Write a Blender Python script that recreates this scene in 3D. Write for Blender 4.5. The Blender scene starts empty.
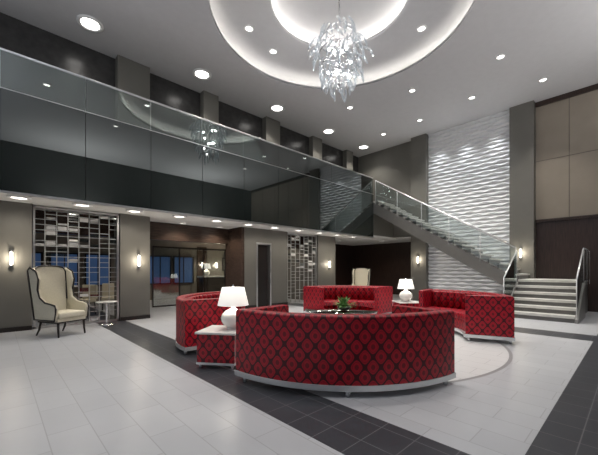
import bpy, math, random
from mathutils import Vector, Matrix
random.seed(7)
PI=math.pi; TH=math.radians(46.5); CT=math.cos(TH); ST=math.sin(TH)
col=bpy.context.scene.collection
sc=bpy.context.scene
def W(r,d): return (d*CT+r*ST, d*ST-r*CT)          # right / forward of the viewer -> room X,Y
def face(r,d):                                      # z rotation that points local +Y along (r,d)
    x,y=W(r,d); return math.atan2(y,x)-PI/2

# ------------------------------------------------------------------ materials
def newmat(name):
    m=bpy.data.materials.new(name); m.use_nodes=True
    nt=m.node_tree; b=nt.nodes['Principled BSDF']; return m,nt,b
def mat(name,c,rough=.5,metal=0,var=.06,scale=6,emit=None,es=0,bump=0,spec=.5,coat=0,stretch=None):
    m,nt,b=newmat(name)
    tc=nt.nodes.new('ShaderNodeTexCoord'); mp=nt.nodes.new('ShaderNodeMapping')
    nt.links.new(tc.outputs['Object'],mp.inputs['Vector'])
    if stretch: mp.inputs['Scale'].default_value=stretch
    nz=nt.nodes.new('ShaderNodeTexNoise'); nz.inputs['Scale'].default_value=scale; nz.inputs['Detail'].default_value=4
    nt.links.new(mp.outputs[0],nz.inputs['Vector'])
    cr=nt.nodes.new('ShaderNodeValToRGB')
    cr.color_ramp.elements[0].position=.3; cr.color_ramp.elements[1].position=.7
    cr.color_ramp.elements[0].color=tuple(max(0,x*(1-var)) for x in c)+(1,)
    cr.color_ramp.elements[1].color=tuple(min(1,x*(1+var)) for x in c)+(1,)
    nt.links.new(nz.outputs['Fac'],cr.inputs['Fac']); nt.links.new(cr.outputs['Color'],b.inputs['Base Color'])
    b.inputs['Roughness'].default_value=rough; b.inputs['Metallic'].default_value=metal
    b.inputs['Specular IOR Level'].default_value=spec; b.inputs['Coat Weight'].default_value=coat
    if emit: b.inputs['Emission Color'].default_value=emit+(1,); b.inputs['Emission Strength'].default_value=es
    if bump:
        bp=nt.nodes.new('ShaderNodeBump'); bp.inputs['Strength'].default_value=bump; bp.inputs['Distance'].default_value=.01
        nt.links.new(nz.outputs['Fac'],bp.inputs['Height']); nt.links.new(bp.outputs[0],b.inputs['Normal'])
    return m
class NX:                                            # tiny node-math helper
    def __init__(s,nt): s.nt=nt
    def op(s,o,a,b=None,c=None):
        n=s.nt.nodes.new('ShaderNodeMath'); n.operation=o
        for i,v in enumerate((a,b,c)):
            if v is None: continue
            if isinstance(v,(int,float)): n.inputs[i].default_value=v
            else: s.nt.links.new(v,n.inputs[i])
        return n.outputs[0]
    def band(s,x,lo,hi): return s.op('MULTIPLY',s.op('GREATER_THAN',x,lo),s.op('LESS_THAN',x,hi))
    def mix(s,f,a,b):
        n=s.nt.nodes.new('ShaderNodeMix'); n.data_type='RGBA'
        s.nt.links.new(f,n.inputs[0])
        for i,v in ((6,a),(7,b)):
            if isinstance(v,tuple): n.inputs[i].default_value=v+(1,)
            else: s.nt.links.new(v,n.inputs[i])
        return n.outputs[2]
GX,GY=W(.9,6.6)
def floor_mat():
    m,nt,b=newmat('floor_tiles'); X=NX(nt)
    tc=nt.nodes.new('ShaderNodeTexCoord'); sp=nt.nodes.new('ShaderNodeSeparateXYZ')
    nt.links.new(tc.outputs['Object'],sp.inputs[0]); x,y=sp.outputs[0],sp.outputs[1]
    def joint(v,p,off=0,w=.008):
        f=X.op('FRACT',X.op('DIVIDE',X.op('ADD',v,100*p+off),p)); return X.op('LESS_THAN',f,w/p)
    row=X.op('FLOOR',X.op('DIVIDE',x,.3))
    sh=X.op('MULTIPLY',X.op('MODULO',X.op('ADD',row,400),2),.3)
    jl=X.op('MAXIMUM',joint(x,.3),joint(X.op('ADD',y,sh),.6))
    jd=X.op('MAXIMUM',joint(x,.3,.0),joint(y,.3))
    s=X.op('MAXIMUM',X.band(x,1.85,2.52),X.band(x,8.2,8.95))
    s=X.op('MAXIMUM',s,X.band(y,-.15,.56))
    dx=X.op('SUBTRACT',x,GX); dy=X.op('SUBTRACT',y,GY)
    rr=X.op('SQRT',X.op('ADD',X.op('MULTIPLY',dx,dx),X.op('MULTIPLY',dy,dy)))
    ring=X.band(rr,2.87,2.92); disc=X.op('LESS_THAN',rr,2.9)
    nz=nt.nodes.new('ShaderNodeTexNoise'); nz.inputs['Scale'].default_value=1.7; nz.inputs['Detail'].default_value=5
    nt.links.new(tc.outputs['Object'],nz.inputs['Vector'])
    wn=nt.nodes.new('ShaderNodeTexWhiteNoise'); wn.noise_dimensions='2D'
    cb=nt.nodes.new('ShaderNodeCombineXYZ'); nt.links.new(row,cb.inputs[0])
    nt.links.new(X.op('FLOOR',X.op('DIVIDE',X.op('ADD',y,sh),.6)),cb.inputs[1]); nt.links.new(cb.outputs[0],wn.inputs['Vector'])
    light=X.mix(nz.outputs['Fac'],(.44,.45,.475),(.52,.53,.555))
    light=X.mix(X.op('MULTIPLY',wn.outputs['Value'],.25),light,(.35,.36,.39))
    light=X.mix(disc,light,(.62,.62,.625))
    light=X.mix(X.op('MULTIPLY',jl,.42),light,(.20,.20,.21))
    dark=X.mix(nz.outputs['Fac'],(.034,.037,.045),(.060,.063,.073))
    dark=X.mix(X.op('MULTIPLY',jd,.75),dark,(.17,.17,.18))
    c=X.mix(s,light,dark); c=X.mix(ring,c,(.28,.28,.29))
    nt.links.new(c,b.inputs['Base Color']); b.inputs['Roughness'].default_value=.32
    b.inputs['Specular IOR Level'].default_value=.42
    return m
def fabric_mat():
    m,nt,b=newmat('red_damask'); X=NX(nt)
    uv=nt.nodes.new('ShaderNodeUVMap'); uv.uv_map='UVMap'
    sp=nt.nodes.new('ShaderNodeSeparateXYZ'); nt.links.new(uv.outputs[0],sp.inputs[0]); u,v=sp.outputs[0],sp.outputs[1]
    p,q=.175,.215
    U=X.op('MULTIPLY',u,2*PI/p); V=X.op('MULTIPLY',v,2*PI/q)
    cu=X.op('COSINE',U); cv=X.op('COSINE',V)
    s=X.op('ABSOLUTE',X.op('ADD',cu,cv))             # 0 on the trellis, 2 at lozenge centres
    lattice=X.op('LESS_THAN',s,.40)                  # dark trellis
    inner=X.band(s,.80,1.02)                         # fine outline inside each lozenge
    core=X.op('GREATER_THAN',s,1.68)                 # small dark heart
    dk=X.op('MAXIMUM',X.op('MAXIMUM',lattice,X.op('MULTIPLY',inner,.45)),X.op('MULTIPLY',core,.7))
    nz=nt.nodes.new('ShaderNodeTexNoise'); nz.inputs['Scale'].default_value=60; nt.links.new(uv.outputs[0],nz.inputs['Vector'])
    red=X.mix(nz.outputs['Fac'],(.35,.004,.015),(.49,.008,.026))
    c=X.mix(X.op('MULTIPLY',dk,.92),red,(.028,.002,.005))
    nt.links.new(c,b.inputs['Base Color']); b.inputs['Roughness'].default_value=.40
    b.inputs['Specular IOR Level'].default_value=.42
    bp=nt.nodes.new('ShaderNodeBump'); bp.inputs['Strength'].default_value=.08; bp.inputs['Distance'].default_value=.003
    nt.links.new(dk,bp.inputs['Height']); nt.links.new(bp.outputs[0],b.inputs['Normal'])
    return m
def glass_mat(name,tint,refl,k=1.6,base=None):
    m=bpy.data.materials.new(name); m.use_nodes=True; nt=m.node_tree; nt.nodes.clear(); X=NX(nt)
    o=nt.nodes.new('ShaderNodeOutputMaterial'); g=nt.nodes.new('ShaderNodeBsdfGlossy')
    if base: t=nt.nodes.new('ShaderNodeBsdfDiffuse'); t.inputs[0].default_value=base+(1,)
    else: t=nt.nodes.new('ShaderNodeBsdfTransparent'); t.inputs[0].default_value=tint+(1,)
    g.inputs['Roughness'].default_value=.01; g.inputs[0].default_value=(.87,.93,.92,1)
    lw=nt.nodes.new('ShaderNodeFresnel'); lw.inputs[0].default_value=1.5
    mx=nt.nodes.new('ShaderNodeMixShader')
    f=X.op('MINIMUM',X.op('MULTIPLY_ADD',lw.outputs[0],k,refl),1.0)
    nt.links.new(f,mx.inputs[0]); nt.links.new(t.outputs[0],mx.inputs[1]); nt.links.new(g.outputs[0],mx.inputs[2])
    nt.links.new(mx.outputs[0],o.inputs[0]); return m
def crystal_mat():
    m=bpy.data.materials.new('crystal'); m.use_nodes=True; nt=m.node_tree; nt.nodes.clear()
    N=nt.nodes.new; L=nt.links.new
    o=N('ShaderNodeOutputMaterial'); t=N('ShaderNodeBsdfTransparent'); g=N('ShaderNodeBsdfGlossy'); e=N('ShaderNodeEmission'); a=N('ShaderNodeAddShader'); mx=N('ShaderNodeMixShader'); d=N('ShaderNodeBsdfDiffuse'); m2=N('ShaderNodeMixShader')
    g.inputs['Roughness'].default_value=.03; g.inputs[0].default_value=(1,1,1,1); t.inputs[0].default_value=(.60,.63,.65,1)
    d.inputs[0].default_value=(.90,.91,.93,1); m2.inputs[0].default_value=.30; L(g.outputs[0],m2.inputs[1]); L(d.outputs[0],m2.inputs[2])
    lw=N('ShaderNodeLayerWeight'); lw.inputs[0].default_value=.50
    L(lw.outputs['Facing'],mx.inputs[0]); L(t.outputs[0],mx.inputs[1]); L(m2.outputs[0],mx.inputs[2])
    e.inputs[0].default_value=(.92,.96,1,1); e.inputs[1].default_value=.10
    L(mx.outputs[0],a.inputs[0]); L(e.outputs[0],a.inputs[1]); L(a.outputs[0],o.inputs[0]); return m
def emat(name,c,s): return mat(name,c,.5,0,.01,3,emit=c,es=s)

M_floor=floor_mat(); M_fab=fabric_mat()
M_ceil=mat('ceiling_paint',(.57,.57,.59),.8,var=.02)
M_soffit=mat('soffit_paint',(.72,.71,.69),.8,var=.02)
M_tan=mat('taupe_plaster',(.150,.145,.129),.5,var=.05,scale=2)
M_tanw=mat('taupe_wall_panel',(.29,.25,.205),.6,var=.05,scale=2)
M_joint=mat('panel_joint',(.12,.10,.085),.6,var=.05)
M_near=mat('dark_near_wall',(.040,.042,.041),.5,var=.08,scale=1)
M_lounge=mat('lounge_grey_panel',(.20,.18,.155),.2,var=.12,scale=2)
M_wood=mat('dark_wood',(.034,.020,.016),.32,var=.4,scale=5,stretch=(6,6,.5))
M_brown=mat('brown_veneer',(.055,.036,.028),.25,var=.4,scale=5,stretch=(.6,6,6))
M_wave=mat('white_wave_panel',(.74,.75,.77),.5,var=.03)
M_chrome=mat('chrome',(.88,.89,.91),.14,1,var=.03)
M_steel=mat('brushed_steel',(.68,.68,.69),.35,1,var=.08,stretch=(1,1,20))
M_rail=mat('satin_steel_rail',(.74,.75,.76),.25,.5,var=.04)
M_lat=mat('bright_metal_lattice',(.60,.61,.61),.3,.6,var=.04)
M_fascia=glass_mat('smoked_glass_fascia',None,.06,1.9,base=(.012,.016,.0155))
M_glass=glass_mat('balustrade_glass',(.55,.60,.585),.10,1.9)
M_sglass=glass_mat('stair_glass',(.86,.89,.885),.06,1.4)
M_tglass=glass_mat('table_glass',(.45,.50,.50),.25)
M_stone=mat('pale_stone_tread',(.60,.59,.56),.4,var=.08)
M_riser=mat('grey_stone_riser',(.15,.147,.14),.4,var=.1)
M_string=mat('grey_stringer',(.24,.235,.225),.3,var=.05)
M_cream=mat('cream_upholstery',(.62,.58,.46),.8,var=.05,scale=40,bump=.1)
M_ebony=mat('ebony_trim',(.015,.011,.010),.3,var=.2)
M_white=mat('white_ceramic',(.82,.81,.78),.15,var=.02)
M_shade=mat('lamp_shade_linen',(.88,.87,.84),.7,var=.02,scale=60,emit=(1,.95,.86),es=.5)
M_led=emat('cove_led',(1,.95,.86),15)
M_lens=emat('downlight_lens',(1,.97,.92),7)
M_lens_s=emat('soffit_light_lens',(1,.93,.82),7)
M_sc=emat('sconce_diffuser',(1,.92,.78),4.5)
M_bulb=emat('chandelier_bulb',(1,.98,.95),60)
M_trimw=mat('white_light_trim',(.85,.85,.85),.4,var=.02)
M_leaf=mat('plant_leaf',(.10,.22,.06),.5,var=.4,scale=20)
M_blue=emat('evening_window_glass',(.05,.11,.25),.28)
M_crys=crystal_mat()
M_mirror=mat('mirror_tile',(.90,.90,.89),.22,.7,var=.06)
M_dtile=glass_mat('clear_display_tile',(.60,.63,.62),.30)
M_rug=mat('light_marble_top',(.70,.69,.67),.2,var=.06)
M_art=mat('pale_canvas',(.45,.42,.36),.6,var=.4,scale=3)

# ------------------------------------------------------------------ mesh builder
class MB:
    def __init__(s): s.v=[]; s.f=[]; s.uv=[]; s.sm=[]
    def face(s,idx,uv=None,smooth=False):
        s.f.append(tuple(idx)); s.uv.append(uv); s.sm.append(smooth)
    def box(s,x0,x1,y0,y1,z0,z1):
        b=len(s.v)
        s.v+=[(x,y,z) for z in (z0,z1) for x,y in ((x0,y0),(x1,y0),(x1,y1),(x0,y1))]
        for q in ((3,2,1,0),(4,5,6,7),(0,1,5,4),(1,2,6,5),(2,3,7,6),(3,0,4,7)): s.face([b+i for i in q])
        return s
    def prism(s,poly,a0,a1,axis='x'):               # polygon extruded along an axis
        b=len(s.v); n=len(poly)
        for a in (a0,a1):
            for p,q in poly:
                s.v.append((a,p,q) if axis=='x' else (p,a,q) if axis=='y' else (p,q,a))
        s.face([b+i for i in range(n)]); s.face([b+n+i for i in reversed(range(n))])
        for i in range(n):
            j=(i+1)%n; s.face([b+i,b+n+i,b+n+j,b+j])
        return s
    def lathe(s,prof,c=(0,0,0),n=32,cap=True,smooth=True):
        b=len(s.v); m=len(prof)
        for k in range(n):
            a=2*PI*k/n
            for r,z in prof: s.v.append((c[0]+r*math.cos(a),c[1]+r*math.sin(a),c[2]+z))
        for k in range(n):
            k2=(k+1)%n
            for i in range(m-1): s.face([b+k*m+i,b+k2*m+i,b+k2*m+i+1,b+k*m+i+1],None,smooth)
        if cap:
            if prof[0][0]>1e-4: s.face([b+k*m for k in reversed(range(n))])
            if prof[-1][0]>1e-4: s.face([b+k*m+m-1 for k in range(n)])
        return s
    def tube(s,pts,r,n=8,close=False,taper=None):
        pts=[Vector(p) for p in pts]; b=len(s.v); L=len(pts)
        for i,p in enumerate(pts):
            if close: t=pts[(i+1)%L]-pts[i-1]
            else: t=pts[min(i+1,L-1)]-pts[max(i-1,0)]
            t.normalize(); up=Vector((0,0,1)) if abs(t.z)<.95 else Vector((1,0,0))
            a=t.cross(up).normalized(); c=a.cross(t)
            rr=r if taper is None else r*taper[i]
            for k in range(n):
                w=2*PI*k/n; q=p+a*math.cos(w)*rr+c*math.sin(w)*rr; s.v.append(tuple(q))
        for i in range(L if close else L-1):
            j=(i+1)%L
            for k in range(n):
                k2=(k+1)%n; s.face([b+i*n+k,b+i*n+k2,b+j*n+k2,b+j*n+k],None,True)
        if not close:
            s.face([b+k for k in range(n)]); s.face([b+(L-1)*n+k for k in reversed(range(n))])
        return s
    def arc(s,prof,a0,a1,n,cy=0,warp=None,smooth=False):   # profile (rho,z) swept round (0,cy); UV in metres
        b=len(s.v); m=len(prof)
        cum=[0]
        for i in range(m): 
            p,q=prof[i],prof[(i+1)%m]; cum.append(cum[-1]+math.hypot(p[0]-q[0],p[1]-q[1]))
        mr=max(p[0] for p in prof); av=[a0+(a1-a0)*k/n for k in range(n+1)]
        for a in av:
            for i,(r,z) in enumerate(prof):
                if warp: r,z=warp(a,r,z)
                s.v.append((r*math.sin(a),cy-r*math.cos(a),z))
        z0=prof[0][1]
        for k in range(n):
            for i in range(m):
                j=(i+1)%m
                u0,u1=av[k]*mr,av[k+1]*mr; v0,v1=cum[i]+z0,cum[i+1]+z0
                s.face([b+k*m+i,b+(k+1)*m+i,b+(k+1)*m+j,b+k*m+j],[(u0,v0),(u1,v0),(u1,v1),(u0,v1)],smooth)
        s.face([b+i for i in range(m)],[prof[i] for i in range(m)])
        s.face([b+n*m+i for i in reversed(range(m))],[prof[i] for i in reversed(range(m))])
        return s
    def build(s,name,mt,parent=None,bevel=0,seg=2,loc=None,rz=0,**props):
        me=bpy.data.meshes.new(name); me.from_pydata(s.v,[],s.f)
        ul=me.uv_layers.new(name='UVMap'); li=0
        for fi,f in enumerate(s.f):
            uv=s.uv[fi]
            if uv is None:
                p=[Vector(s.v[i]) for i in f]; nn=(p[1]-p[0]).cross(p[2]-p[0])
                ax=max(range(3),key=lambda k:abs(nn[k]))
                uv=[(q.y,q.z) if ax==0 else (q.x,q.z) if ax==1 else (q.x,q.y) for q in p]
            for q in uv: ul.data[li].uv=q; li+=1
        for i,p in enumerate(me.polygons): p.use_smooth=s.sm[i]
        me.materials.append(mt); me.update()
        import bmesh
        bm=bmesh.new(); bm.from_mesh(me); bmesh.ops.recalc_face_normals(bm,faces=bm.faces); bm.to_mesh(me); bm.free()
        o=bpy.data.objects.new(name,me); col.objects.link(o)
        if parent: o.parent=parent
        if loc: o.location=loc
        o.rotation_euler[2]=rz
        if bevel:
            md=o.modifiers.new('bevel','BEVEL'); md.width=bevel; md.segments=seg; md.limit_method='ANGLE'; md.angle_limit=math.radians(35)
        for k,v in props.items(): o[k]=v
        return o
def rrect(r0,r1,z0,z1,rad,n=4,bottom=False):
    P=[]
    def cor(cx,cz,a0):
        for k in range(n+1):
            a=a0+PI/2*k/n; P.append((cx+rad*math.cos(a),cz+rad*math.sin(a)))
    if bottom: cor(r1-rad,z0+rad,-PI/2)
    else: P.append((r1,z0))
    cor(r1-rad,z1-rad,0); cor(r0+rad,z1-rad,PI/2)
    if bottom: cor(r0+rad,z0+rad,PI)
    else: P.append((r0,z0))
    return P
def thing(name,label,cat,loc=(0,0,0),rz=0,group=None):
    o=bpy.data.objects.new(name,None); col.objects.link(o); o.location=loc; o.rotation_euler=(0,0,rz)
    o['label']=label; o['category']=cat
    if group: o['group']=group
    return o
def copy_tree(o,parent=None):
    c=o.copy(); col.objects.link(c); c.parent=parent
    for ch in list(o.children): copy_tree(ch,c)
    return c
def put(o,loc,rz=None,label=None,group=None):
    o.location=loc
    if rz is not None: o.rotation_euler[2]=rz
    if label: o['label']=label
    if group: o['group']=group
    return o
def S(name,mb,mt,**k): return mb.build(name,mt,kind='structure',**k)
def lamp(kind,name,loc,power,parent=None,size=.1,color=(1,.95,.88),angle=None,blend=.6,rot=(0,0,0)):
    l=bpy.data.lights.new(name,kind); l.energy=power; l.color=color
    if kind in('POINT','SPOT'): l.shadow_soft_size=size
    if kind=='AREA': l.size=size
    if angle: l.spot_size=math.radians(angle); l.spot_blend=blend
    o=bpy.data.objects.new(name,l); col.objects.link(o); o.location=loc; o.rotation_euler=rot
    if parent: o.parent=parent
    return o

# ------------------------------------------------------------------ camera, world
cam=bpy.data.cameras.new('camera'); co=bpy.data.objects.new('camera',cam); col.objects.link(co)
co.location=(0,0,1.35); co.rotation_euler=(PI/2,0,TH-PI/2)
cam.sensor_width=36; cam.lens=36*320/598; cam.shift_y=42.5/598; cam.clip_start=.05; sc.camera=co
w=bpy.data.worlds.new('world'); sc.world=w; w.use_nodes=True
w.node_tree.nodes['Background'].inputs[0].default_value=(.82,.88,1,1); w.node_tree.nodes['Background'].inputs[1].default_value=.28
try: sc.view_settings.view_transform='Standard'; sc.view_settings.look='None'
except Exception: pass

# ------------------------------------------------------------------ room shell
H=7.3; SF=2.85; MZ=4.4; YF=8.0; YW=9.4; XB=13.9; RO=2.98
CX,CY=W(.95,7.55)
S('floor',MB().box(-4,18,-4,17,-.2,0),M_floor)
def ring_to_rect(R,x0,x1,y0,y1,z,th):
    mb=MB(); angs=[2*PI*k/72 for k in range(72)]+[math.atan2(y-CY,x-CX)%(2*PI) for x in (x0,x1) for y in (y0,y1)]
    angs=sorted(angs); n=len(angs)
    for zz in (z,z+th):
        for a in angs:
            c,s_=math.cos(a),math.sin(a)
            t=min([((x1 if c>0 else x0)-CX)/c if abs(c)>1e-6 else 1e9, ((y1 if s_>0 else y0)-CY)/s_ if abs(s_)>1e-6 else 1e9])
            mb.v.append((CX+R*c,CY+R*s_,zz)); mb.v.append((CX+t*c,CY+t*s_,zz))
    for L in (0,2*n):
        for i in range(n):
            j=(i+1)%n; mb.face([L+2*i,L+2*i+1,L+2*j+1,L+2*j])
    for i in range(n):
        j=(i+1)%n; mb.face([2*i,2*j,2*n+2*j,2*n+2*i])
    return mb
S('ceiling',ring_to_rect(RO,-4,14.3,-4,10.3,H,.05),M_ceil)
def annulus(prof): return MB().lathe(prof,(CX,CY,0),72,cap=False)
# stepped round recess: lip, cove pocket, inner step, dome disc
S('trim_1',annulus([(RO,H),(RO,H+.07),(RO+.03,H+.07),(RO+.03,H+.05),(RO+.36,H+.05),(RO+.36,H+.30),(RO+.20,H+.38),(1.62,H+.38),(1.62,H+.46),(1.65,H+.46),(1.65,H+.42),(1.98,H+.42),(1.98,H+.68),(1.85,H+.76),(.0,H+.76)]),M_ceil)
def ledring(R,z,nm):
    mb=MB().tube([(CX+R*math.cos(2*PI*k/64),CY+R*math.sin(2*PI*k/64),z) for k in range(64)],.022,6,close=True)
    S(nm,mb,M_led)
ledring(RO+.19,H+.10,'trim_2'); ledring(1.83,H+.47,'trim_3')
# mezzanine slab, soffit
S('floor_upper',MB().box(-4,XB,YF+.05,10.2,SF+.06,MZ),M_tan)
S('ceiling_lower',MB().box(-4,16.2,YF+.05,16.2,SF,SF+.06),M_soffit)
S('ceiling_hall',MB().box(14.1,16.2,7.0,YF+.05,SF,SF+.06),M_soffit)
# walls of the main volume
S('wall_stair',MB().box(XB,XB+.2,2.47,7.0,0,H).box(XB,XB+.2,7.0,10.2,SF+.06,H),M_tan)
S('wall_right_upper',MB().box(14.0,14.2,-4,2.47,3.13,H),M_tanw)
mb=MB()
for y in (1.55,.2,-1.2,-2.6): mb.box(13.992,14.0,y-.008,y+.008,3.13,H-.12)
mb.box(13.992,14,-4,2.47,5.2,5.215)
S('trim_4',mb,M_joint); S('trim_5',MB().box(13.93,14.0,-4,2.47,H-.16,H).box(13.93,14.0,-4,2.47,3.05,3.13),M_wood)
S('wall_right_lower',MB().box(14.0,14.2,-4,2.47,0,3.05),M_wood)
S('wall_near_right',MB().box(-4,14.2,-4.2,-4,0,H),M_near)
# mezzanine back wall: dark glass and columns
S('wall_mezzanine',MB().box(-4,XB,10.1,10.3,MZ,H),mat('mezzanine_dark_wall',(.045,.044,.044),.25,var=.2))
mb=MB()
for x0,x1 in ((-3,-.2),(2.45,3.3),(5.0,5.55),(7.6,8.3),(10.2,10.8),(12.6,13.1)): mb.box(x0,x1,9.85,10.1,MZ,H)
S('trim_6',mb,M_tan)
# stair wall columns
S('trim_8',MB().box(13.68,XB,2.47,3.2,0,H).box(13.6,XB,6.3,7.0,0,H),M_tan)
# wave wall, floor to ceiling and on behind the open underside of the stairs
mb=MB(); ny,nzz=160,620; y0,y1,z0,z1=3.2,6.3,0,H
for j in range(nzz+1):
    z=z0+(z1-z0)*j/nzz
    for i in range(ny+1):
        y=y0+(y1-y0)*i/ny
        row=z/.150; k=math.floor(row); t=row-k
        edge=.5+.26*math.sin(2*PI*y/.56+(k%2)*PI)
        tt=.5*t/edge if t<edge else .5+.5*(t-edge)/(1-edge)
        hgt=.066*math.sin(PI*tt)
        mb.v.append((XB-.01-hgt,y,z))
for j in range(nzz):
    for i in range(ny):
        a=j*(ny+1)+i; mb.face([a,a+1,a+ny+2,a+ny+1],None,True)
S('wall_wave_panel',mb,M_wave)
# lower walls under the mezzanine
S('wall_left_1',MB().box(-4,.60,YW,YW+.6,0,SF),M_tan)
S('wall_left_2',MB().box(2.40,3.15,YW,YW+.6,0,SF),M_tan)
S('wall_left_3',MB().box(6.3,6.84,YW,YW+.4,0,SF).box(7.44,8.3,YW,YW+.4,0,SF).box(6.84,7.44,YW,YW+.4,2.3,SF),M_tan)
S('wall_left_4',MB().box(10.05,11.2,YW,12.2,0,SF),M_tan)
S('wall_header',MB().box(-2,11.2,10.3,10.5,2.3,SF),M_brown)
S('wall_lounge',MB().box(-2.2,14,15,15.2,0,SF),M_lounge)
mb=MB()
for x0 in (7.25,9.7,11.3): mb.box(x0,x0+(.5 if x0<8 else 1.3),14.95,15,0.1,2.5)
for x0 in (-.8,3.9): mb.box(x0,x0+.8,14.95,15,0.1,2.5)
S('trim_13',mb,M_brown)
S('wall_lounge_side',MB().box(-2.2,-2.0,10,15,0,SF),M_tan)
S('wall_hall_back',MB().box(11.2,16.2,12.0,12.2,0,SF),M_wood)
S('wall_hall_side',MB().box(16.0,16.2,6.8,12.0,0,SF),M_wood)
S('wall_hall_near',MB().box(14.1,16.2,6.8,7.0,0,SF),M_wood)
# door in the taupe wall
S('door_1',MB().box(6.86,7.42,YW+.12,YW+.17,0,2.28),M_ebony,bevel=.004)
S('trim_9',MB().box(6.80,6.86,YW-.02,YW+.2,0,2.34).box(7.42,7.48,YW-.02,YW+.2,0,2.34).box(6.86,7.42,YW-.02,YW+.2,2.28,2.34),M_steel)
# dark wood reveal of the lounge opening
S('trim_14',MB().box(3.15,3.25,YW+.6,10.3,0,SF).box(3.15,3.25,10.3,10.5,0,2.3).box(6.2,6.3,YW+.02,10.3,0,SF).box(6.2,6.3,10.3,10.5,0,2.3),M_brown)
# baseboards
S('baseboard_left',MB().box(-4,.6,YW-.02,YW,0,.10).box(2.4,3.15,YW-.02,YW,0,.10).box(6.3,6.8,YW-.02,YW,0,.10).box(7.48,8.3,YW-.02,YW,0,.10).box(10.05,11.2,YW-.02,YW,0,.10),M_ebony)
# evening windows in the lounge
for n,(a,b_) in enumerate(((5.0,5.9),(6.1,7.0),(.4,1.2),(1.5,2.3),(2.6,3.4)),1):
    o=S('window_%d'%n,MB().box(a,b_,14.95,15,.75,1.95),M_blue)
    mb=MB().box(a-.06,a,14.9,15,.7,2.0).box(b_,b_+.06,14.9,15,.7,2.0).box(a,b_,14.9,15,.7,.75).box(a,b_,14.9,15,1.95,2.0).box((a+b_)/2-.015,(a+b_)/2+.015,14.9,14.96,.75,1.95)
    mb.build('window_frame',M_ebony,o)
# smoked fascia of the mezzanine in panels
fa=S('trim_10',MB().box(-4,12.12,YF+.01,YF+.05,SF-.02,4.68),M_ebony)
x=-3.9
while x<12.1:
    x2=min(x+1.32,12.12); MB().box(x+.006,x2-.006,YF-.012,YF+.008,SF-.04,4.68).build('fascia_panel',M_fascia,fa); x+=1.32
S('trim_11',MB().box(-4,12.12,YF-.03,YF+.04,SF-.085,SF-.042),M_steel)
S('trim_12',MB().box(-4,12.12,YF-.008,YF+.05,4.684,4.698),M_steel)

# ------------------------------------------------------------------ balustrades
bal=thing('glass_balustrade','long smoky glass balustrade with steel rail along the mezzanine edge','balustrade',(0,YF,4.70))
x=-3.9
while x<12.0:
    x2=min(x+1.32,12.08); MB().box(x+.004,x2-.004,.0,.014,0.0,.68).build('glass_panel',M_glass,bal); x+=1.32
MB().tube([(-4,.007,.70),(12.08,.007,.70)],.026,8).build('handrail',M_rail,bal)
x=-3.9+1.32
while x<12.0:
    MB().tube([(x,.03,0),(x,.03,.69)],.010,6).build('post',M_steel,bal); x+=1.32

st=thing('staircase','pale stone staircase with grey risers and glass railings turning at a landing','staircase',(0,0,0))
for k in range(6):
    z=.175*(k+1); x0=10.65+.3*k
    x1=x0+.33 if k<5 else XB-.02
    ya,yb=1.07,2.6
    MB().box(x0-.03,x1,ya,yb,z-.07,z).build('tread',M_stone,st,bevel=.006)
    MB().box(x0,x0+.3 if k<5 else XB-.02,ya+.01,yb-.01,0,z-.07).build('riser',M_riser,st)
MB().prism([(10.6,0),(10.6,.10),(12.10,.98),(12.25,.98),(12.25,0)],1.0,1.068,'y').build('stringer',M_string,st)
MB().prism([(10.6,0),(10.6,.10),(12.10,.98),(12.14,.98),(12.14,0)],2.602,2.66,'y').build('stringer',M_string,st)
nS=19; rise=(MZ-1.05)/nS; run=5.5/nS
for k in range(nS):
    z=1.05+rise*(k+1); y0=2.6+run*k
    xr=13.66 if y0<3.25 else 13.78 if y0<6.0 else 13.57
    MB().box(12.19,xr,y0-.03,y0+run+.02,z-.055,z).build('tread',M_stone,st,bevel=.005)
    MB().box(12.24,13.55,y0,y0+.03,z-rise-.01,z-.055).build('riser',M_riser,st)
sl=rise/run
def uz(y): return 1.05+(y-2.6)*sl
MB().prism([(2.6,.60),(2.6,uz(2.6)+.0),(8.1,uz(8.1)+.0),(8.1,uz(8.1)-.48),(2.72,uz(2.72)-.48)],12.14,12.22).build('stringer',mat('stair_stringer',(.17,.165,.155),.25,var=.05),st)
MB().prism([(2.74,uz(2.74)-.48),(2.74,uz(2.74)-.30),(8.1,uz(8.1)-.30),(8.1,uz(8.1)-.48)],12.22,13.55).build('soffit',M_tan,st)
def rail(p0,p1,n,h=.95,base=.02):               # railing of the staircase: handrail with glass panels and posts under it
    p0=Vector(p0); p1=Vector(p1); d=p1-p0
    r=MB().tube([(0,0,h),tuple(d+Vector((0,0,h)))],.021,8).build('railing',M_rail,st); r.location=p0
    for k in range(n):
        a=d*((k+.02)/n); b_=d*((k+.98)/n)
        nrm=Vector((d.y,-d.x,0)).normalized()*.007
        mb=MB()
        for off in (-1,1):
            for q,zz in ((a,base),(b_,base),(b_,h-.04),(a,h-.04)): mb.v.append(tuple(q+nrm*off+Vector((0,0,zz))))
        for q in ((0,1,2,3),(7,6,5,4),(0,4,5,1),(1,5,6,2),(2,6,7,3),(3,7,4,0)): mb.face(q)
        mb.build('glass_panel',M_sglass,r)
    for k in range(n+1):
        q=d*(k/n); MB().tube([tuple(q+Vector((0,0,-.12))),tuple(q+Vector((0,0,h)))],.011,8).build('post',M_rail,r)
    return r
rail((12.13,2.66,1.12),(12.13,7.9,uz(7.9)+.07),5,.94)
rail((10.65,2.63,.14),(12.08,2.63,.98),1,.98)
rail((10.65,1.035,.14),(12.14,1.035,.98),1,.98)
rail((12.2,1.035,1.02),(13.86,1.035,1.02),2,.95)
hr=thing('wall_handrail','chrome handrail fixed to the wave wall above the upper flight','handrail',(13.72,3.3,uz(3.3)+.9))
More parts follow.
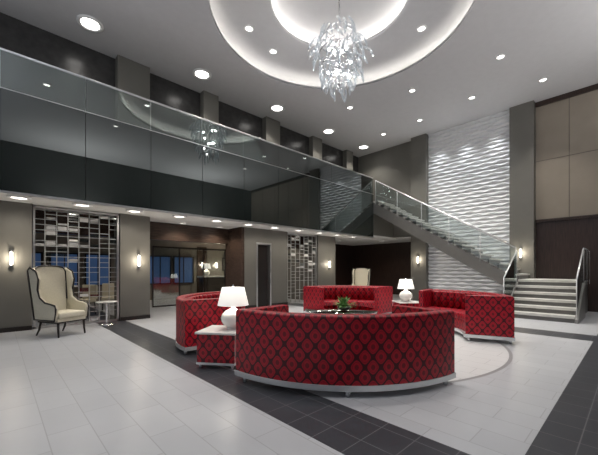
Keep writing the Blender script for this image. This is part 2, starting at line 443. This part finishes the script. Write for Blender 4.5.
MB().tube([(0,0,0),(0,2.95,2.95*sl)],.024,8).build('handrail',M_rail,hr)
for k in range(3):
    y=.4+1.1*k; MB().tube([(0,y,y*sl-.02),(.03,y,y*sl-.08),(.09,y,y*sl-.08)],.01,6).build('bracket',M_rail,hr)

# ------------------------------------------------------------------ light fittings
def downlight(name,lens,R,label,group):
    t=thing(name,label,'ceiling light',(0,0,0),0,group)
    MB().lathe([(R*.72,-.001),(R,-.001),(R*1.0,-.02),(R*.80,-.04),(R*.70,-.015)],n=28,cap=False).build('trim_ring',M_trimw,t)
    MB().lathe([(0,-.012),(R*.72,-.012),(R*.72,-.002),(0,-.002)],n=28,cap=False).build('lens',lens,t)
    return t
def spread(proto,pts,power,angle,z=0,color=(1,.95,.87),labels=None):
    for i,p in enumerate(pts):
        o=proto if i==0 else copy_tree(proto)
        o.location=p[:3]
        if labels: o['label']=labels[i]
    for p in pts:
        if power: lamp('SPOT','downlight_spot',(p[0],p[1],p[2]-.06),p[3] if len(p)>3 else power,size=.12,angle=angle,color=color)
big=downlight('ceiling_downlight',M_lens,.28,'large round recessed downlight above the mezzanine walkway','row of large downlights over the mezzanine')
spread(big,[(x,9.07,H) for x in (1.66,4.55,7.5,10.35,12.9)],170,120,labels=['large round downlight over the mezzanine, nearest and biggest of its row','large round downlight over the mezzanine, second in its row from the left','large round downlight over the mezzanine, middle one of its row','large round downlight over the mezzanine, fourth in its row from the left','large round downlight over the mezzanine, farthest of its row near the corner'])
sm=downlight('ceiling_downlight',M_lens,.12,'small round recessed downlight in the flat main ceiling','small downlights in the flat ceiling')
pts=[(10.2,2.6,H),(12.4,2.0,H),(10.0,5.1,H),(11.9,3.9,H),(9.4,7.2,H),(12.2,5.9,H),(12.3,7.6,H),(7.8,1.4,H),(10.6,0.2,H),(3.6,1.2,H,210),(1.2,3.0,H,170),(1.8,6.3,H,190)]
spread(sm,pts,310,88)
rg=downlight('ceiling_downlight',M_lens,.12,'small round downlight set in the round ceiling recess','downlights in the round recess')
spread(rg,[(CX+2.4*math.cos(a),CY+2.4*math.sin(a),H+.38) for a in [math.radians(46.5-90+x_) for x_ in (-10,20,160,190,135,270)]],340,80)
so=downlight('soffit_downlight',M_lens_s,.20,'round downlight in the pale soffit under the mezzanine edge','soffit downlights under the mezzanine')
spread(so,[(x,8.72,SF) for x in (.35,1.45,2.55,3.7,4.85,6.0,7.1,8.25,9.4,10.5,11.6)],27,160,color=(1,.91,.79))
lo=downlight('lounge_downlight',M_lens_s,.14,'round downlight in the low ceiling of the back lounge','downlights in the back lounge')
spread(lo,[(x,y,SF) for x,y in ((4.3,9.9),(5.6,9.9),(1.5,12.0),(9.2,10.9),(5.6,12.6),(7.6,13.0),(9.6,13.6),(12.6,10.4),(14.4,9.0))],55,140,color=(1,.88,.72))
# added fill lamps, out of view behind and beside the viewer, brighten the ceiling
lamp('AREA','ceiling_fill',(3.0,-3.0,4.6),260,size=3.0,rot=(PI,0,0),color=(1,.98,.95))
lamp('AREA','ceiling_fill',(9.5,-3.0,4.6),260,size=3.0,rot=(PI,0,0),color=(1,.98,.95))
lamp('AREA','ceiling_fill',(-3.0,3.5,4.6),260,size=3.0,rot=(PI,0,0),color=(.95,.97,1))

def sconce_proto():
    t=thing('wall_sconce','','wall light')
    MB().box(-.032,.032,-.02,0,-.19,.19).build('back_plate',M_chrome,t,bevel=.004)
    MB().lathe([(.0,-.135),(.030,-.135),(.030,.135),(0,.135)],(0,-.055,0),14,cap=False).build('diffuser',M_sc,t)
    MB().lathe([(.0,.135),(.036,.135),(.036,.165),(0,.165)],(0,-.055,0),14,cap=False).build('end_cap',M_chrome,t)
    MB().lathe([(.0,-.165),(.036,-.165),(.036,-.135),(0,-.135)],(0,-.055,0),14,cap=False).build('end_cap',M_chrome,t)
    return t
scn=sconce_proto()
SC=[((.25,YW,1.6),0,'slim glowing wall sconce on the taupe wall beside the wingback armchair'),
    ((2.85,YW,1.6),0,'slim glowing wall sconce on the pillar right of the large mirrored screen'),
    ((10.75,YW,1.6),0,'slim glowing wall sconce on the pillar right of the narrow mirrored screen'),
    ((13.6,6.65,1.8),-PI/2,'slim glowing wall sconce on the column left of the wave wall'),
    ((13.68,2.85,1.95),-PI/2,'slim glowing wall sconce on the tall column above the stair landing'),
    ((7.5,14.95,1.6),0,'small glowing wall sconce in the back lounge right of the blue windows'),
    ((8.3,15.0,1.6),0,'small glowing wall sconce in the back lounge left of the framed picture')]
for i,(l,rz,lb) in enumerate(SC):
    o=scn if i==0 else copy_tree(scn); put(o,l,rz,lb,'slim glowing wall sconces')
    dx,dy=(0,-.2) if rz==0 else (-.2,0)
    lamp('POINT','sconce_light',(l[0]+dx,l[1]+dy,l[2]),9,size=.03,color=(1,.88,.70))
# wall washers close to the wave wall, above the stairs
for y in (3.7,4.75,5.8): lamp('SPOT','wall_washer',(13.42,y,H-.08),260,size=.04,angle=66,blend=1,rot=(0,.05,0),color=(.95,.98,1))
for y in (4.0,4.9,5.8): lamp('SPOT','under_stair_fill',(13.45,y,.06),14,size=.04,angle=120,blend=1,rot=(PI,0,0),color=(1,.95,.88))  # fill lamps added to brighten the wall under the stairs

# ------------------------------------------------------------------ chandelier
ch=thing('crystal_chandelier','large chandelier of clear twisted crystal drops under the round recess','chandelier',(CX,CY,5.31))
MB().lathe([(0,2.75),(.14,2.75),(.13,2.69),(.03,2.66),(0,2.66)],n=24,cap=False).build('canopy',M_chrome,ch)
MB().tube([(0,0,.4),(0,0,2.69)],.018,8).build('stem',M_chrome,ch)
mb=MB()
tiers=[(1.66,.38,14),(1.44,.56,22),(1.16,.58,21),(.88,.50,17),(.62,.37,14),(.40,.23,10)]
for z,R,n in tiers:
    mb.tube([(R*.8*math.cos(2*PI*k/24),R*.8*math.sin(2*PI*k/24),z) for k in range(24)],.012,6,close=True)
    for k in range(4):
        a=PI/2*k; mb.tube([(0,0,z),(R*.8*math.cos(a),R*.8*math.sin(a),z)],.008,5)
mb.build('frame',M_chrome,ch)
for k in range(9):
    a=2*PI*k/9*2; zz=1.40-.11*k; rr=.18 if k%2 else .27
    MB().lathe([(0,-.035),(.02,-.03),(.033,0),(.02,.03),(0,.04)],(rr*math.cos(a),rr*math.sin(a),zz),10,cap=False).build('bulb',M_bulb,ch)
def crystal():
    mb=MB(); n=8; L=.37
    for i in range(n):
        t=i/(n-1); wd=.027*min(1,4*t+.35,4*(1-t)+.2); a=t*2.0
        for k in range(5):
            w=a+2*PI/5*k
            mb.v.append((wd*math.cos(w)+.035*math.sin(PI*t),wd*math.sin(w),.05-L*t))
    for i in range(n-1):
        for k in range(5):
            k2=(k+1)%5; mb.face([i*5+k,i*5+k2,i*5+5+k2,i*5+5+k])
    mb.face((0,1,2,3,4)); mb.face(tuple(5*(n-1)+k for k in (4,3,2,1,0))); return mb
cp=None
for z,R,n in tiers:
    for k in range(n):
        if cp is None: cp=crystal().build('crystal_drop',M_crys,ch); o=cp
        else: o=cp.copy(); col.objects.link(o); o.parent=ch
        a=2*PI*k/n+z*3; rr=R*random.uniform(.75,1.03)
        o.location=(rr*math.cos(a),rr*math.sin(a),z+random.uniform(-.05,.14))
        o.rotation_euler=(random.uniform(-.4,.4),-random.uniform(-.1,.7),a)
        s_=random.uniform(.85,1.15); o.scale=(1.1*s_,1.1*s_,s_)

# ------------------------------------------------------------------ sofas
def make_sofa():
    t=thing('curved_sofa','','sofa')
    A=math.radians(41); c=1.62; R=2.0
    MB().arc(rrect(1.84,R,.13,.87,.035),-A,A,36,c,smooth=False).build('back',M_fab,t)
    for sgn in (-1,1):
        a0,a1=sorted((sgn*(A-.095),sgn*A))
        MB().arc(rrect(1.20,1.85,.13,.87,.03),a0,a1,3,c).build('arm',M_fab,t,bevel=.012)
    MB().arc([(1.84,.13),(1.84,.34),(1.22,.34),(1.22,.13)],-A+.095,A-.095,30,c).build('seat_base',M_fab,t)
    na=3; aw=(2*A-.19)/na
    for k in range(na):
        a0=-A+.095+aw*k+.004; a1=a0+aw-.008
        MB().arc(rrect(1.20,1.74,.34,.46,.035,bottom=True),a0,a1,12,c).build('seat_cushion',M_fab,t,bevel=.02)
    def scal(a,r,z):
        f=abs(math.sin((a+A-.095)/(2*A-.19)*PI*12))
        return (r-.045*f**.6 if r<1.80 else r, z)
    MB().arc(rrect(1.76,1.845,.45,.84,.03),-A+.095,A-.095,96,c,warp=scal,smooth=True).build('back_cushion',M_fab,t)
    MB().arc([(2.012,.07),(2.012,.13),(1.17,.13),(1.17,.07)],-A-.006,A+.006,36,c).build('plinth',M_rail,t)
    for a in (-A+.06,0,A-.06):
        for r in (1.26,1.95):
            x,y=r*math.sin(a),c-r*math.cos(a)
            MB().lathe([(0,0),(.024,0),(.030,.072),(0,.072)],(x,y,0),12,cap=False).build('leg',M_rail,t)
    return t
sofa=make_sofa()
def place_sofa(o,r,d,fr,fd,label,sx=1):      # r,d = middle of the outer back
    X,Y=W(r,d); rz=face(fr,fd); k=.38      # outer back sits .38 behind the origin
    f=Vector((math.cos(rz+PI/2),math.sin(rz+PI/2)))
    put(o,(X+f.x*k,Y+f.y*k,0),rz,label,'curved red damask sofas round the glass table'); o.scale=(sx,1,1)
sp=[(.52,3.37,.04,1,'curved red damask sofa with its back to the viewer, nearest and largest'),
    (-2.26,6.20,1,-.02,'curved red damask sofa on the left beside the lamp table',.88),
    (1.48,9.98,-.08,-1,'curved red damask sofa at the far side of the glass table, seen from the front'),
    (4.06,7.08,-1,-.24,'curved red damask sofa on the right nearest the stairs',.95)]
for i,a in enumerate(sp):
    o=sofa if i==0 else copy_tree(sofa); place_sofa(o,*a)

# lamp tables and lamps
def make_table():
    t=thing('lamp_table','','side table')
    MB().box(-.27,.27,-.27,.27,.08,.47).build('body',M_fab,t,bevel=.012)
    MB().box(-.29,.29,-.29,.29,.47,.50).build('table_top',M_rug,t,bevel=.006)
    MB().box(-.275,.275,-.275,.275,.055,.085).build('plinth',M_rail,t)
    for a in (-1,1):
        for b_ in (-1,1): MB().lathe([(0,0),(.02,0),(.024,.056),(0,.056)],(.23*a,.23*b_,0),10,cap=False).build('leg',M_rail,t)
    return t
def make_lamp():
    t=thing('table_lamp','','table lamp')
    MB().lathe([(0,0),(.095,0),(.10,.015),(.08,.03),(.125,.06),(.165,.115),(.175,.165),(.155,.22),(.105,.265),(.05,.29),(.03,.31),(.032,.33),(0,.335)],n=32,cap=False).build('base',M_white,t)
    MB().tube([(0,0,.33),(0,0,.60)],.008,6).build('stem',M_chrome,t)
    MB().lathe([(.22,.345),(.160,.60),(.156,.60),(.216,.345)],n=40,cap=False).build('lamp_shade',M_shade,t)
    MB().lathe([(0,.60),(.012,.60),(.016,.625),(0,.64)],n=10,cap=False).build('finial',M_chrome,t)
    return t
tb=make_table(); lm=make_lamp()
x,y=W(-1.10,4.62); put(tb,(x,y,0),face(.15,1),'red damask cube side table with white top behind the nearest sofa','red cube lamp tables')
x,y=W(-.95,4.62); put(lm,(x,y,.50),0,'large white table lamp with gourd base on the left side table','white table lamps'); lamp('POINT','lamp_bulb',(x,y,.95),6,size=.05,color=(1,.92,.80))
x,y=W(2.90,8.66); put(copy_tree(tb),(x,y,0),face(-.08,1),'red damask cube side table between the far sofa and the right sofa','red cube lamp tables')
put(copy_tree(lm),(x-.02,y,.50),0,'white table lamp with gourd base beside the far sofa, in front of the stairs','white table lamps'); lamp('POINT','lamp_bulb',(x,y,.95),6,size=.05,color=(1,.92,.80))

# glass coffee table with plant
x,y=W(.95,7.25)
ct=thing('coffee_table','round glass coffee table with chrome frame in the middle of the sofas','coffee table',(x,y,0))
MB().lathe([(0,.44),(.81,.44),(.82,.45),(.81,.46),(0,.46)],n=56,cap=False).build('table_top',M_tglass,ct)
MB().tube([(.78*math.cos(2*PI*k/48),.78*math.sin(2*PI*k/48),.42) for k in range(48)],.020,8,close=True).build('frame_ring',M_rail,ct)
MB().lathe([(0,.12),(.6,.12),(.6,.135),(0,.135)],n=48,cap=False).build('lower_shelf',M_tglass,ct)
for k in range(4):
    a=PI/4+PI/2*k; MB().tube([(.66*math.cos(a),.66*math.sin(a),0),(.60*math.cos(a),.60*math.sin(a),.2),(.72*math.cos(a),.72*math.sin(a),.41)],.016,8).build('leg',M_rail,ct)
x,y=W(.98,7.0)
pl=thing('potted_plant','small leafy green plant in a low bowl on the glass coffee table','plant',(x,y,.46))
MB().lathe([(0,0),(.06,0),(.13,.04),(.15,.085),(.14,.085),(.12,.06),(0,.06)],n=28,cap=False).build('bowl',M_ebony,pl)
mb=MB()
for k in range(70):
    a=random.uniform(0,2*PI); el=random.uniform(.15,1.4); L=random.uniform(.16,.34)
    d=Vector((math.cos(a)*math.cos(el),math.sin(a)*math.cos(el),math.sin(el))); s_=Vector((-math.sin(a),math.cos(a),0))*.028
    b0=Vector((0,0,.06)); m_=b0+d*L*.6+Vector((0,0,.02)); e=b0+d*L-Vector((0,0,.03))
    i=len(mb.v); mb.v+=[tuple(b0),tuple(m_+s_),tuple(e),tuple(m_-s_)]; mb.face((i,i+1,i+2,i+3))
mb.build('foliage',M_leaf,pl)

# ------------------------------------------------------------------ wingback armchairs
def make_wing():
    t=thing('wingback_armchair','','armchair')
    out=[(-.27,.34),(-.30,.7),(-.33,1.05),(-.335,1.28),(-.28,1.37),(-.15,1.395),(0,1.40)]
    out=out+[(-a,b_) for a,b_ in reversed(out[:-1])]
    mb=MB(); n=len(out)
    def ly(z): return -.24-.16*(z-.34)
    for off in (0,-.09):
        for a,z in out: mb.v.append((a,ly(z)+off,z))
    mb.face(range(n)); mb.face([n+i for i in reversed(range(n))])
    for i in range(n): j=(i+1)%n; mb.face([i,n+i,n+j,j])
    mb.build('back',M_cream,t,bevel=.025,seg=3)
    wing=[(-.34,.33),(-.50,1.30),(-.42,1.36),(-.24,1.28),(-.17,1.12),(-.21,.92),(-.16,.76),(.0,.67),(.18,.645),(.29,.62),(.32,.56),(.28,.33)]
    for sg in (-1,1):
        mb=MB()
        for off in (0,.055):
            for yy,z in wing:
                fl=.05*max(0,(z-.6))*1.0; mb.v.append((sg*(.30+fl+off),yy,z))
        n=len(wing); mb.face(range(n)); mb.face([n+i for i in reversed(range(n))])
        for i in range(n): j=(i+1)%n; mb.face([i,n+i,n+j,j])
        mb.build('wing_arm',M_cream,t,bevel=.018,seg=3)
        pts=[(sg*(.30+.05*max(0,z-.6)+.062),yy,z) for yy,z in wing]
        MB().tube(pts,.018,6,close=True).build('piping',M_ebony,t)
    MB().tube([(a,ly(z)+.008,z) for a,z in out[1:-1]],.016,6).build('back_piping',M_ebony,t)
    MB().box(-.31,.31,-.30,.30,.28,.36).build('seat_base',M_cream,t,bevel=.015)
    MB().box(-.295,.295,-.24,.33,.36,.48).build('seat_cushion',M_cream,t,bevel=.04,seg=4)
    MB().box(-.32,.32,.295,.312,.275,.30).box(-.32,-.305,-.3,.3,.275,.30).box(.305,.32,-.3,.3,.275,.30).build('seat_rail',M_ebony,t)
    for sg in (-1,1):
        MB().tube([(sg*.28,.27,.29),(sg*.285,.28,.12),(sg*.29,.30,0)],.026,8,taper=[1,.8,.6]).build('leg',M_ebony,t)
        MB().tube([(sg*.27,-.27,.29),(sg*.275,-.32,.12),(sg*.28,-.40,0)],.026,8,taper=[1,.8,.6]).build('leg',M_ebony,t)
    t.scale=(.93,.97,1.03)
    return t
wc=make_wing()
x,y=W(-4.95,6.7); put(wc,(x,y,0),face(1,-.36),'tall cream wingback armchair with black piping beside the large mirrored screen','cream wingback armchairs')
x,y=W(2.55,13.6); put(copy_tree(wc),(x,y,0),face(-.5,-1),'cream wingback armchair in the distance behind the far red sofa','cream wingback armchairs')

# small side table next to the armchair
x,y=W(-4.75,7.9)
t=thing('drum_table','small round chrome side table with pale top beside the armchair','side table',(x,y,0))
MB().lathe([(0,.55),(.23,.55),(.235,.565),(.23,.58),(0,.58)],n=32,cap=False).build('table_top',M_rug,t)
MB().lathe([(.02,.02),(.02,.55)],n=12,cap=False).build('stem',M_chrome,t)
MB().lathe([(0,0),(.18,0),(.17,.02),(0,.025)],n=28,cap=False).build('base',M_chrome,t)

# mirrored lattice screens
def screen(x0,x1,label,seed,cols):
    rnd=random.Random(seed); t=thing('mirrored_screen',label,'screen',((x0+x1)/2,YW+.1,0)); w_=(x1-x0)/2-.02; top=SF-.03
    f=MB().box(-w_,-w_+.04,-.05,.05,0,top).box(w_-.04,w_,-.05,.05,0,top).box(-w_,w_,-.05,.05,top-.04,top).box(-w_,w_,-.05,.05,0,.05)
    f.build('frame',M_steel,t)
    rows=22; g=MB()
    hs=(top-.09)/rows; ws=2*w_/cols
    for i in range(1,cols): xx=-w_+ws*i; g.box(xx-.007,xx+.007,-.02,.02,.05,top-.04)
    for j in range(1,rows):                      # short bars, some bays left open so the lattice reads irregular
        zz=.05+hs*j
        for i in range(cols):
            if rnd.random()<.66: g.box(max(-w_+.04,-w_+ws*i),min(w_-.04,-w_+ws*(i+1)),-.018,.018,zz-.006,zz+.006)
    g.build('lattice',M_lat,t)
    cnt=0
    for i in range(cols):
        for j in range(rows):
            p=.50 if j>=15 else .11
            if rnd.random()<p and cnt<98:
                cnt+=1
                a=-w_+ws*i+.02; b_=-w_+ws*(i+1)-.02; c=.05+hs*j+.015; d=c+hs*rnd.choice((.35,.55,.75))
                if i==0: a+=.03
                if i==cols-1: b_-=.03
                k=rnd.random(); MB().box(a,b_,-.012,.004,c,d).build('tile',M_mirror if k<.5 else (M_rug if k<.62 else M_dtile),t)
screen(.6,2.4,'large lattice screen of mirrored tiles between two taupe pillars beside the armchair',3,8)
screen(8.3,10.05,'narrow-looking lattice screen of mirrored tiles beside the dark door',5,7)

# ------------------------------------------------------------------ back lounge furniture
t=thing('bar_counter','pale lit counter in the back lounge under the low ceiling','counter',(8.0,14.2,0))
MB().box(-.9,.9,-.25,.25,.05,1.0).build('body',M_brown,t,bevel=.01)
MB().box(-.98,.98,-.32,.30,1.0,1.06).build('counter_top',M_rug,t,bevel=.01)
MB().box(-.88,.88,-.22,.22,0,.05).build('plinth',M_steel,t)
put(copy_tree(lm),(7.35,14.2,1.06),0,'small white lamp glowing at the left end of the lounge counter','white table lamps')
put(copy_tree(lm),(8.65,14.2,1.06),0,'small white lamp glowing at the right end of the lounge counter','white table lamps')
lamp('POINT','lamp_bulb',(7.35,14.2,1.55),14,size=.05,color=(1,.84,.62)); lamp('POINT','lamp_bulb',(8.65,14.2,1.55),14,size=.05,color=(1,.84,.62))
t=thing('wall_picture','framed pale picture on the far wall of the lounge','picture',(9.1,14.98,1.65))
MB().box(-.45,.45,-.03,0,-.35,.35).build('frame',M_ebony,t,bevel=.006)
MB().box(-.38,.38,-.036,-.03,-.28,.28).build('canvas',M_art,t)
t=thing('glass_partition','glazed partition with slim dark frame across the lounge passage','partition',(5.6,12.0,0))
mb=MB().box(-1.5,1.5,-.02,.02,2.16,2.22).box(-1.5,1.5,-.02,.02,0,.05)
for k in range(4): mb.box(-1.5+.98*k,-1.5+.98*k+.04,-.02,.02,.05,2.16)
mb.build('frame',M_ebony,t)
for k in range(3): MB().box(-1.46+.98*k,-1.5+.98*(k+1),-.005,.005,.05,2.16).build('glass_pane',M_sglass,t)
def dchair():
    t=thing('lounge_chair','','chair')
    MB().box(-.25,.25,-.25,.25,.38,.48).build('seat',M_cream,t,bevel=.03,seg=3)
    MB().box(-.25,.25,-.30,-.22,.46,.90).build('backrest',M_cream,t,bevel=.03,seg=3)
    for a in (-1,1):
        for b_ in (-1,1): MB().tube([(.21*a,.21*b_,.39),(.23*a,.23*b_,0)],.016,6).build('leg',M_ebony,t)
    return t
lc=dchair()
put(lc,(2.75,11.9,0),2.9,'pale lounge chair seen through the lattice screen beside the armchair, nearer the pillar','pale chairs in the back lounge')
put(copy_tree(lc),(1.9,11.4,0),2.2,'pale lounge chair seen through the lattice screen, right behind the small round table','pale chairs in the back lounge')
